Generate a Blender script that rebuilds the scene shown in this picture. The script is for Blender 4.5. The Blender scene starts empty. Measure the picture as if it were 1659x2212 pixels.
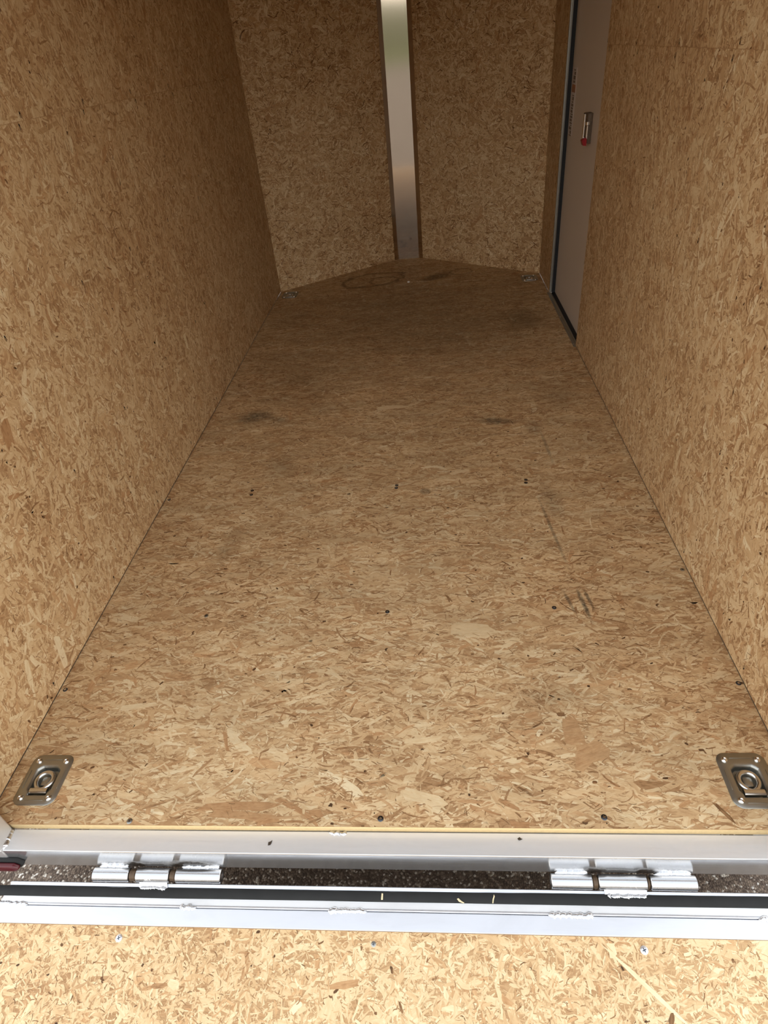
import bpy, bmesh, math, random
import numpy as np
from mathutils import Vector, Matrix, noise as mnoise

# ------------------------------------------------------------------ scene, camera, sky, exposure
scene = bpy.context.scene
COL = scene.collection
PI = math.pi

cam_data = bpy.data.cameras.new('camera')
cam = bpy.data.objects.new('camera', cam_data)
COL.objects.link(cam)
cam_data.sensor_fit = 'HORIZONTAL'
cam_data.sensor_width = 36.0
cam_data.lens = 1337.36 / 1659.0 * 36.0
cam_data.clip_start = 0.02
cam_data.clip_end = 500.0
A_, B_, C_ = 0.92413663, 0.11392557, -0.10763879
ROT = Matrix.Rotation(B_, 4, 'Z') @ Matrix.Rotation(A_, 4, 'X') @ Matrix.Rotation(C_, 4, 'Z')
cam.matrix_world = Matrix.Translation((0.15769, -0.61710, 1.28434)) @ ROT
scene.camera = cam

scene.view_settings.view_transform = 'Standard'
scene.view_settings.look = 'None'
scene.view_settings.gamma = 1.0
scene.view_settings.use_curve_mapping = False
scene.view_settings.exposure = 0.57

world = bpy.data.worlds.new('overcast_sky')
scene.world = world
world.use_nodes = True
wn = world.node_tree.nodes
wl_ = world.node_tree.links
wn.clear()
w_out = wn.new('ShaderNodeOutputWorld')
w_bg = wn.new('ShaderNodeBackground')
w_tc = wn.new('ShaderNodeTexCoord')
w_sep = wn.new('ShaderNodeSeparateXYZ')
w_ramp = wn.new('ShaderNodeValToRGB')
w_ramp.color_ramp.elements[0].position = 0.0
w_ramp.color_ramp.elements[0].color = (2.1, 2.02, 1.88, 1)
w_ramp.color_ramp.elements[1].position = 0.75
w_ramp.color_ramp.elements[1].color = (0.90, 0.98, 1.08, 1)
w_mid = w_ramp.color_ramp.elements.new(0.30)
w_mid.color = (1.55, 1.55, 1.52, 1)
wl_.new(w_tc.outputs['Generated'], w_sep.inputs[0])
wl_.new(w_sep.outputs['Z'], w_ramp.inputs[0])
wl_.new(w_ramp.outputs[0], w_bg.inputs['Color'])
w_bg.inputs['Strength'].default_value = 1.25
wl_.new(w_bg.outputs[0], w_out.inputs['Surface'])

# ------------------------------------------------------------------ measures (metres): x right, y into the trailer, z up
H = 0.86            # half inner width
YC = 3.58           # where the nose walls start
YN = 4.155          # nose
ZR = 1.98           # ceiling
SEAM = 1.204        # horizontal joint of the wall boards
GZ = -0.45          # pavement
FG = 0.0028         # open joint under the wall boards
DY0, DY1 = 2.378, 3.185   # side door opening


# ------------------------------------------------------------------ node helpers
class NT:
    def __init__(self, name):
        self.m = bpy.data.materials.new(name)
        self.m.use_nodes = True
        self.t = self.m.node_tree
        self.t.nodes.clear()
        self.out = self.n('ShaderNodeOutputMaterial')
        self.p = self.n('ShaderNodeBsdfPrincipled')
        self.l(self.p.outputs[0], self.out.inputs['Surface'])

    def n(self, kind, **kw):
        x = self.t.nodes.new(kind)
        for k, v in kw.items():
            setattr(x, k, v)
        return x

    def l(self, a, b):
        self.t.links.new(a, b)

    def put(self, sock, v):
        if isinstance(v, bpy.types.NodeSocket):
            self.l(v, sock)
        else:
            sock.default_value = v

    def math(self, op, a, b=None, clamp=False):
        x = self.n('ShaderNodeMath', operation=op, use_clamp=clamp)
        self.put(x.inputs[0], a)
        if b is not None:
            self.put(x.inputs[1], b)
        return x.outputs[0]

    def mix(self, f, a, b, blend='MIX'):
        x = self.n('ShaderNodeMix', data_type='RGBA', blend_type=blend)
        self.put(x.inputs[0], f)
        self.put(x.inputs[6], a)
        self.put(x.inputs[7], b)
        return x.outputs[2]

    def ramp(self, f, stops, interp='LINEAR'):
        x = self.n('ShaderNodeValToRGB')
        cr = x.color_ramp
        cr.interpolation = interp
        while len(cr.elements) < len(stops):
            cr.elements.new(0.5)
        for e, (p, c) in zip(cr.elements, stops):
            e.position = p
            e.color = tuple(c) + (1,) if len(c) == 3 else c
        self.put(x.inputs[0], f)
        return x.outputs[0]

    def map(self, vec, scale=(1, 1, 1), loc=(0, 0, 0), rot=(0, 0, 0), kind='POINT'):
        x = self.n('ShaderNodeMapping', vector_type=kind)
        self.l(vec, x.inputs[0])
        x.inputs['Location'].default_value = loc
        x.inputs['Rotation'].default_value = rot
        x.inputs['Scale'].default_value = scale
        return x.outputs[0]

    def noise(self, vec, scale=5, detail=3, rough=0.55, dist=0.0):
        x = self.n('ShaderNodeTexNoise')
        self.l(vec, x.inputs['Vector'])
        x.inputs['Scale'].default_value = scale
        x.inputs['Detail'].default_value = detail
        x.inputs['Roughness'].default_value = rough
        x.inputs['Distortion'].default_value = dist
        return x.outputs[0]

    def range(self, v, a, b, c, d, smooth=False):
        x = self.n('ShaderNodeMapRange', interpolation_type='SMOOTHSTEP' if smooth else 'LINEAR')
        self.put(x.inputs[0], v)
        for i, q in enumerate((a, b, c, d)):
            x.inputs[i + 1].default_value = q
        return x.outputs[0]

    def bump(self, h, strength, dist=0.001):
        x = self.n('ShaderNodeBump')
        x.inputs['Strength'].default_value = strength
        x.inputs['Distance'].default_value = dist
        self.l(h, x.inputs['Height'])
        self.l(x.outputs[0], self.p.inputs['Normal'])

    def obj(self):
        return self.n('ShaderNodeTexCoord').outputs['Object']


OSB_STOPS = [(0.0, (0.060, 0.028, 0.012)), (0.14, (0.20, 0.100, 0.042)), (0.30, (0.405, 0.232, 0.112)),
             (0.46, (0.535, 0.342, 0.180)), (0.62, (0.640, 0.440, 0.245)), (0.80, (0.725, 0.550, 0.335)),
             (1.0, (0.81, 0.675, 0.455))]


def osb_material(name, stains=(), tint=(1, 1, 1), grime=0.0):
    k = NT(name)
    tone = k.n('ShaderNodeAttribute', attribute_name='tone').outputs['Fac']
    rnd = k.n('ShaderNodeAttribute', attribute_name='rnd').outputs['Fac']
    uv = k.n('ShaderNodeUVMap', uv_map='UVMap').outputs[0]
    sep = k.n('ShaderNodeSeparateXYZ')
    k.l(uv, sep.inputs[0])
    comb = k.n('ShaderNodeCombineXYZ')
    k.l(sep.outputs[0], comb.inputs[0])
    k.l(sep.outputs[1], comb.inputs[1])
    k.l(k.math('MULTIPLY', rnd, 7.3), comb.inputs[2])
    grain = k.noise(k.map(comb.outputs[0], (35, 420, 1)), 1.0, 3, 0.6, 0.4)
    blotch = k.noise(k.map(comb.outputs[0], (60, 110, 1)), 1.0, 2, 0.5, 0.8)
    broad = k.noise(k.obj(), 2.2, 3, 0.5)
    t = k.math('ADD', tone, k.math('MULTIPLY', k.math('SUBTRACT', grain, 0.5), 0.34))
    t = k.math('ADD', t, k.math('MULTIPLY', k.math('SUBTRACT', blotch, 0.5), 0.34))
    t = k.math('ADD', t, k.math('MULTIPLY', k.math('SUBTRACT', broad, 0.5), 0.30), clamp=True)
    c = k.ramp(t, OSB_STOPS)
    # some strands are redder heartwood
    red = k.range(rnd, 0.84, 1.0, 0.0, 0.45)
    c = k.mix(red, c, k.mix(1.0, c, (1.0, 0.80, 0.68, 1), 'MULTIPLY'))
    c = k.mix(1.0, c, tuple(tint) + (1,), 'MULTIPLY')
    o = k.obj()
    if grime:
        g = k.noise(k.map(o, (1.6, 4.5, 1.0)), 2.2, 6, 0.7)
        c = k.mix(k.range(g, 0.40, 0.75, 0.0, grime), c, (0.13, 0.085, 0.045, 1))
    fine = k.noise(o, 55, 5, 0.7)
    mid = k.noise(k.map(o, (6, 20, 6)), 1.5, 4, 0.6)
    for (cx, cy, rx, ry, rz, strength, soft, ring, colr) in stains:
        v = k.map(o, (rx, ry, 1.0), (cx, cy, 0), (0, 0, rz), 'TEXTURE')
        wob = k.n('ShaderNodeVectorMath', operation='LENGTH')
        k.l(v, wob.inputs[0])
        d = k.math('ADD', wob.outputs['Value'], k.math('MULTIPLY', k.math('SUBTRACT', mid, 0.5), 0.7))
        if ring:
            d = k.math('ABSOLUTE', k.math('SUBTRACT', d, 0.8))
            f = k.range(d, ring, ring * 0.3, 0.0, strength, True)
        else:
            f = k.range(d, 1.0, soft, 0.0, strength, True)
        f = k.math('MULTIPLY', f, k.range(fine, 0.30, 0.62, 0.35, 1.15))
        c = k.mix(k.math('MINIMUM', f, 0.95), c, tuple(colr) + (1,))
    k.l(c, k.p.inputs['Base Color'])
    k.p.inputs['Roughness'].default_value = 0.62
    k.p.inputs['Specular IOR Level'].default_value = 0.28
    k.bump(k.math('ADD', grain, blotch), 0.25, 0.0006)
    return k.m


def metal(name, col=(0.80, 0.80, 0.81), rough=0.34, streak=(2, 90, 90), var=0.12, metallic=1.0, bump=0.05, smudge=0.25, stains=(), worn_top=0.0):
    k = NT(name)
    o = k.obj()
    s = k.noise(k.map(o, streak), 3.0, 4, 0.6)
    b = k.noise(k.map(o, (3, 9, 9)), 2.0, 4, 0.6, 0.6)
    sm = k.range(b, 0.45, 0.72, 0.0, smudge)
    c = k.mix(sm, tuple(col) + (1,), tuple(0.62 * q for q in col) + (1,))
    met = metallic
    for (cx, cz, rx, rz, st, colr) in stains:
        v = k.map(o, (rx, 0.02, rz), (cx, -0.030, cz), (0, 0, 0), 'TEXTURE')
        ln = k.n('ShaderNodeVectorMath', operation='LENGTH')
        k.l(v, ln.inputs[0])
        d = k.math('ADD', ln.outputs['Value'], k.math('MULTIPLY', k.math('SUBTRACT', k.noise(o, 45, 3), 0.5), 1.1))
        f = k.range(d, 1.15, 0.55, 0.0, st, True)
        c = k.mix(f, c, tuple(colr) + (1,))
        met = k.math('MULTIPLY', met, k.math('SUBTRACT', 1.0, k.math('MULTIPLY', f, 0.9)))
    k.l(c, k.p.inputs['Base Color'])
    k.put(k.p.inputs['Metallic'], met)
    r = k.math('ADD', k.math('MULTIPLY', k.math('SUBTRACT', s, 0.5), var * 2), k.math('ADD', k.math('MULTIPLY', sm, 0.3), rough))
    if worn_top:      # the walked-on upper face is scuffed matt
        nz = k.n('ShaderNodeSeparateXYZ')
        k.l(k.n('ShaderNodeNewGeometry').outputs['True Normal'], nz.inputs[0])
        up = k.range(nz.outputs[2], 0.80, 0.95, 0.0, 1.0)
        r = k.math('ADD', r, k.math('MULTIPLY', up, worn_top))
        k.put(k.p.inputs['Metallic'], k.math('MULTIPLY', met, k.math('SUBTRACT', 1.0, k.math('MULTIPLY', up, 0.22))))
    k.l(r, k.p.inputs['Roughness'])
    k.bump(s, bump, 0.0005)
    return k.m


def plain(name, col, rough=0.5, metallic=0.0, noise_amt=0.15, scale=40, spec=0.4, bump=0.0, rot=None):
    k = NT(name)
    o = k.obj()
    f = k.noise(o, scale, 4, 0.6)
    c = k.mix(f, tuple(q * (1 - noise_amt) for q in col) + (1,), tuple(min(1, q * (1 + noise_amt)) for q in col) + (1,))
    k.l(c, k.p.inputs['Base Color'])
    k.p.inputs['Roughness'].default_value = rough
    k.p.inputs['Metallic'].default_value = metallic
    k.p.inputs['Specular IOR Level'].default_value = spec
    if bump:
        k.bump(f, bump, 0.001)
    return k.m


def pavement_material():
    k = NT('gravelly_pavement')
    o = k.obj()
    v = k.n('ShaderNodeTexVoronoi')
    k.l(o, v.inputs['Vector'])
    v.inputs['Scale'].default_value = 190
    sep = k.n('ShaderNodeSeparateColor')
    k.l(v.outputs['Color'], sep.inputs[0])
    stone = k.ramp(sep.outputs[0], [(0.0, (0.09, 0.058, 0.040)), (0.5, (0.165, 0.115, 0.082)), (0.84, (0.27, 0.20, 0.145)),
                                    (0.93, (0.62, 0.55, 0.46)), (1.0, (0.85, 0.80, 0.72))])
    big = k.noise(o, 1.3, 4, 0.6)
    c = k.mix(k.range(big, 0.35, 0.7, 0.0, 0.5), stone, k.mix(1.0, stone, (0.75, 0.7, 0.66, 1), 'MULTIPLY'))
    edge = k.range(v.outputs['Distance'], 0.2, 0.75, 1.0, 0.45)
    c = k.mix(1.0, c, k.ramp(edge, [(0, (0.3, 0.3, 0.3)), (1, (1, 1, 1))]), 'MULTIPLY')
    k.l(c, k.p.inputs['Base Color'])
    k.p.inputs['Roughness'].default_value = 0.85
    k.bump(edge, 0.6, 0.004)
    return k.m


# stains and broad brown tones on the floor: cx, cy, rx, ry, rot, strength, soft, ring, colour
DK = (0.075, 0.060, 0.040)
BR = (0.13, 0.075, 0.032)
STAINS_AND_TONES = [
    (-0.655, 1.81, 0.11, 0.085, 0.35, 0.75, 0.1, 0, DK),
    (-0.54, 1.78, 0.10, 0.035, -0.4, 0.45, 0.1, 0, DK),
    (0.40, 1.665, 0.105, 0.045, -0.15, 0.75, 0.1, 0, DK),
    (0.54, 1.60, 0.05, 0.08, 0.0, 0.35, 0.1, 0, DK),
    (0.107, 1.184, 0.026, 0.026, 0.0, 0.50, 0.4, 0, DK),
    (0.572, 1.45, 0.010, 0.16, 0.05, 0.40, 0.2, 0, DK),
    (0.510, 0.95, 0.008, 0.26, 0.10, 0.55, 0.2, 0, DK),
    (0.535, 1.10, 0.05, 0.16, 0.1, 0.30, 0.2, 0, DK),
    (0.506, 0.625, 0.007, 0.058, 0.20, 0.65, 0.3, 0, DK),
    (0.543, 0.615, 0.009, 0.082, 0.12, 0.85, 0.3, 0, DK),
    (0.561, 0.632, 0.007, 0.055, 0.16, 0.70, 0.3, 0, DK),
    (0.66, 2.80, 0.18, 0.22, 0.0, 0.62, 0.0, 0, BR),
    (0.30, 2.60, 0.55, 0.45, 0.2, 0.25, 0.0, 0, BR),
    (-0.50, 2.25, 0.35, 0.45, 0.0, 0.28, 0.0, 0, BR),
    (0.0, 3.05, 1.10, 1.05, 0.0, 0.48, 0.0, 0, BR),  # broad brown tone over the whole deep end of the floor
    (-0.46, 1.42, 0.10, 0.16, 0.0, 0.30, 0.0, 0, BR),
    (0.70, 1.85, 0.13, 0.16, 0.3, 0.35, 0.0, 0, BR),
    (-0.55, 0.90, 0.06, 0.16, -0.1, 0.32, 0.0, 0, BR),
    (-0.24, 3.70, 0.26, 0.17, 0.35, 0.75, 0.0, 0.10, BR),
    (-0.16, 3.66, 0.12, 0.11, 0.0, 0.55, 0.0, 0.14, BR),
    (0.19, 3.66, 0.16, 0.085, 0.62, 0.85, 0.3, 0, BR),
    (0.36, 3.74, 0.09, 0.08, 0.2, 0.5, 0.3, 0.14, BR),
    (0.40, 0.30, 0.14, 0.07, 0.2, 0.22, 0.0, 0, BR),
]

M = {}
M['osb_floor'] = osb_material('strand_board_floor', STAINS_AND_TONES, (1.01, 0.985, 0.925), 0.35)
M['osb_wall'] = osb_material('strand_board_wall', (), (0.985, 0.978, 0.935), 0.0)
M['osb_ramp'] = osb_material('strand_board_ramp', (), (1.02, 1.01, 0.95), 0.0)
M['alu'] = metal('milled_aluminium', (0.80, 0.795, 0.79), 0.52, (2, 120, 120))
M['alu_bright'] = metal('bright_aluminium', (0.72, 0.73, 0.765), 0.45, (2, 120, 120), 0.08, 1.0, 0.04, 0.2)
GREASE = (0.020, 0.013, 0.008)
M['sill'] = metal('brushed_sill_aluminium', (0.80, 0.80, 0.805), 0.17, (2, 120, 120), 0.08, 0.92, 0.02, 0.25,
                  [(-0.525, 0.008, 0.030, 0.018, 0.97, GREASE), (-0.405, 0.012, 0.062, 0.020, 0.97, GREASE), (-0.475, 0.006, 0.070, 0.012, 0.9, GREASE),
                   (0.437, 0.008, 0.028, 0.018, 0.95, GREASE), (0.490, 0.005, 0.080, 0.013, 0.9, GREASE), (0.540, 0.008, 0.028, 0.018, 0.95, GREASE)], 0.33)
M['weld'] = metal('weld_metal', (0.66, 0.66, 0.67), 0.30, (60, 60, 60), 0.2, 1.0, 0.5, 0.3)
M['barrel'] = metal('turned_aluminium', (0.56, 0.56, 0.565), 0.27, (12, 12, 12), 0.05, 1.0, 0.01, 0.15)
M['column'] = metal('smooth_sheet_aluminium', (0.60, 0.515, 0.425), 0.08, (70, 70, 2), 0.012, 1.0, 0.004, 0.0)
M['zinc'] = metal('dull_zinc', (0.385, 0.38, 0.345), 0.40, (30, 30, 30), 0.06, 1.0, 0.02, 0.1)
M['chrome'] = metal('chrome', (0.82, 0.81, 0.79), 0.14, (30, 30, 30), 0.03, 1.0, 0.0, 0.05)
M['screw_dark'] = metal('blackened_steel', (0.10, 0.105, 0.12), 0.38, (60, 60, 60), 0.1, 1.0, 0.05, 0.2)
M['screw_white'] = metal('zinc_screw', (0.86, 0.87, 0.90), 0.40, (60, 60, 60), 0.1, 1.0, 0.05, 0.1)
M['rust'] = plain('greasy_rust', (0.085, 0.050, 0.025), 0.45, 0.3, 0.5, 180, 0.5, 0.3)
M['rubber'] = plain('black_rubber', (0.020, 0.020, 0.0195), 0.7, 0.0, 0.25, 30, 0.22, 0.05)
M['black'] = plain('dark_gasket', (0.008, 0.008, 0.010), 0.6)
M['red_lens'] = plain('red_lens_plastic', (0.075, 0.004, 0.008), 0.28, 0.0, 0.2, 60, 0.5)
M['red_tip'] = plain('red_plastic', (0.30, 0.006, 0.010), 0.4)
M['door'] = plain('off_white_painted_panel', (0.66, 0.58, 0.50), 0.45, 0.0, 0.02, 6, 0.35)
M['ceiling'] = plain('white_ceiling_panel', (0.84, 0.83, 0.80), 0.6, 0.0, 0.03, 3)
M['skin'] = plain('grey_outer_skin', (0.45, 0.45, 0.46), 0.4)
M['board_edge'] = plain('board_edge', (0.72, 0.53, 0.27), 0.7, 0.0, 0.18, 120, 0.25, 0.2)
M['grass'] = plain('grass', (0.115, 0.125, 0.045), 0.9, 0.0, 0.4, 0.8)
M['hedge'] = plain('hedge_leaves', (0.150, 0.155, 0.095), 0.9, 0.0, 0.5, 2.0)
M['pavement'] = pavement_material()
M['splinter'] = plain('pale_straw', (0.70, 0.58, 0.36), 0.7)
M['leaf'] = plain('dry_dark_leaf', (0.045, 0.030, 0.018), 0.8, 0.0, 0.3, 200)
M['white_chip'] = plain('white_plastic_chip', (0.85, 0.83, 0.78), 0.5)
M['label_clear'] = plain('clear_label_film', (0.70, 0.62, 0.58), 0.3, 0.0, 0.02)
M['label_orange'] = plain('orange_print', (0.42, 0.17, 0.07), 0.5)
M['label_ink'] = plain('brown_print', (0.20, 0.14, 0.09), 0.5)
M['hole'] = plain('dark_hole', (0.012, 0.008, 0.005), 0.9)


# ------------------------------------------------------------------ object helpers
def tag(o, label=None, cat=None, group=None, kind=None):
    if label: o['label'] = label
    if cat: o['category'] = cat
    if group: o['group'] = group
    if kind: o['kind'] = kind
    return o


def link(name, me, m=None, parent=None, smooth=None):
    if m is not None:
        me.materials.append(m)
    o = bpy.data.objects.new(name, me)
    COL.objects.link(o)
    if parent is not None:
        o.parent = parent
    return o


def empty(name, loc=(0, 0, 0), rot=(0, 0, 0)):
    o = bpy.data.objects.new(name, None)
    o.empty_display_size = 0.05
    COL.objects.link(o)
    o.location = loc
    o.rotation_euler = rot
    return o


def from_bm(name, bm, m, parent=None, smooth=False, angle=None):
    bmesh.ops.recalc_face_normals(bm, faces=bm.faces[:])
    me = bpy.data.meshes.new(name)
    bm.to_mesh(me)
    bm.free()
    if smooth:
        for p in me.polygons:
            p.use_smooth = True
        if angle is not None:
            me.set_sharp_from_angle(angle=angle)
    return link(name, me, m, parent)


def bm_box(bm, lo, hi, bev=0.0, seg=2):
    x0, y0, z0 = lo
    x1, y1, z1 = hi
    v = [bm.verts.new(p) for p in [(x0, y0, z0), (x1, y0, z0), (x1, y1, z0), (x0, y1, z0),
                                   (x0, y0, z1), (x1, y0, z1), (x1, y1, z1), (x0, y1, z1)]]
    fs = [bm.faces.new([v[i] for i in f]) for f in
          [(3, 2, 1, 0), (4, 5, 6, 7), (0, 1, 5, 4), (1, 2, 6, 5), (2, 3, 7, 6), (3, 0, 4, 7)]]
    if bev:
        es = list({e for f in fs for e in f.edges})
        bmesh.ops.bevel(bm, geom=es, offset=bev, segments=seg, profile=0.5, affect='EDGES')
    return bm


def box(name, lo, hi, m, parent=None, bev=0.0, seg=2):
    bm = bmesh.new()
    bm_box(bm, lo, hi, bev, seg)
    return from_bm(name, bm, m, parent)


def bm_prism(bm, pts, n0, n1, ax):
    """extrude closed 2-D outline pts between n0 and n1; ax maps (a, b, n) to a point"""
    a = [bm.verts.new(ax(u, v, n0)) for u, v in pts]
    b = [bm.verts.new(ax(u, v, n1)) for u, v in pts]
    bm.faces.new(a[::-1])
    bm.faces.new(b)
    k = len(pts)
    for i in range(k):
        j = (i + 1) % k
        bm.faces.new([a[i], a[j], b[j], b[i]])


def rounded(x0, y0, x1, y1, r, seg=6):
    out = []
    for cx, cy, a0 in ((x1 - r, y1 - r, 0), (x0 + r, y1 - r, 90), (x0 + r, y0 + r, 180), (x1 - r, y0 + r, 270)):
        for i in range(seg + 1):
            a = math.radians(a0 + 90 * i / seg)
            out.append((cx + r * math.cos(a), cy + r * math.sin(a)))
    return out


def bm_lathe(bm, prof, seg, ax):
    """profile of (radius, height); ax maps local x, y, z"""
    rings = []
    for r, h in prof:
        if r < 1e-6:
            rings.append([bm.verts.new(ax(0, 0, h))])
        else:
            rings.append([bm.verts.new(ax(r * math.cos(2 * PI * i / seg), r * math.sin(2 * PI * i / seg), h)) for i in range(seg)])
    for a, b in zip(rings, rings[1:]):
        for i in range(seg):
            j = (i + 1) % seg
            if len(a) == 1 and len(b) == 1:
                continue
            if len(a) == 1:
                bm.faces.new([a[0], b[i], b[j]])
            elif len(b) == 1:
                bm.faces.new([a[i], a[j], b[0]])
            else:
                bm.faces.new([a[i], a[j], b[j], b[i]])


def weld_bead(name, a, b, r, parent, seed, m=None, flat=0.55, up=(0, 0, 1)):
    """rippled bead: a tube of overlapping puddles between a and b, one closed surface"""
    rng = random.Random(seed)
    a, b, up = Vector(a), Vector(b), Vector(up).normalized()
    d = b - a
    L = d.length
    d.normalize()
    side = d.cross(up).normalized()
    n = max(10, int(L / (r * 0.16)))
    period = r * 0.95
    seg = 10
    bm = bmesh.new()
    rings = []
    j0 = [rng.uniform(-1, 1) for _ in range(int(L / period) + 5)]
    for i in range(n + 1):
        s = L * i / n
        k = int(s / period)
        ph = (s % period) / period
        endf = min(1.0, math.sqrt(max(0.0, min(s, L - s)) / (r * 0.9) + 0.02))
        rad = r * (0.78 + 0.20 * ph ** 0.7 + 0.24 * j0[k] + 0.16 * mnoise.noise(Vector((s / r * 0.9, seed, 0)))) * endf
        off = side * (r * 0.26 * j0[k + 1] * (1 - ph) + r * 0.26 * j0[k + 2] * ph)
        c = a + d * s + off
        rings.append([bm.verts.new(c + side * math.cos(2 * PI * q / seg) * rad + up * math.sin(2 * PI * q / seg) * rad * flat
                                   + d * (0.25 * r * math.cos(2 * PI * q / seg * 2)))
                      for q in range(seg)])
    for p, q in zip(rings, rings[1:]):
        for i in range(seg):
            j = (i + 1) % seg
            bm.faces.new([p[i], p[j], q[j], q[i]])
    bm.faces.new(rings[0][::-1])
    bm.faces.new(rings[-1])
    return from_bm(name, bm, m or M['weld'], parent, True, math.radians(60))


# ------------------------------------------------------------------ strand board: pressed flakes over a slab
def clip_half(poly, nx, ny, c):
    """keep nx*x+ny*y <= c"""
    out = []
    k = len(poly)
    for i in range(k):
        p, q = poly[i], poly[(i + 1) % k]
        dp = nx * p[0] + ny * p[1] - c
        dq = nx * q[0] + ny * q[1] - c
        if dp <= 0:
            out.append(p)
        if (dp < 0 < dq) or (dq < 0 < dp):
            t = dp / (dp - dq)
            out.append((p[0] + (q[0] - p[0]) * t, p[1] + (q[1] - p[1]) * t))
    return out


def halves(poly):
    """half-planes of a convex counter-clockwise polygon"""
    hs = []
    k = len(poly)
    for i in range(k):
        (x0, y0), (x1, y1) = poly[i], poly[(i + 1) % k]
        nx, ny = (y1 - y0), -(x1 - x0)
        l = math.hypot(nx, ny)
        nx, ny = nx / l, ny / l
        hs.append((nx, ny, nx * x0 + ny * y0))
    return hs


def area(poly):
    return 0.5 * abs(sum(p[0] * q[1] - q[0] * p[1] for p, q in zip(poly, poly[1:] + poly[:1])))


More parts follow.
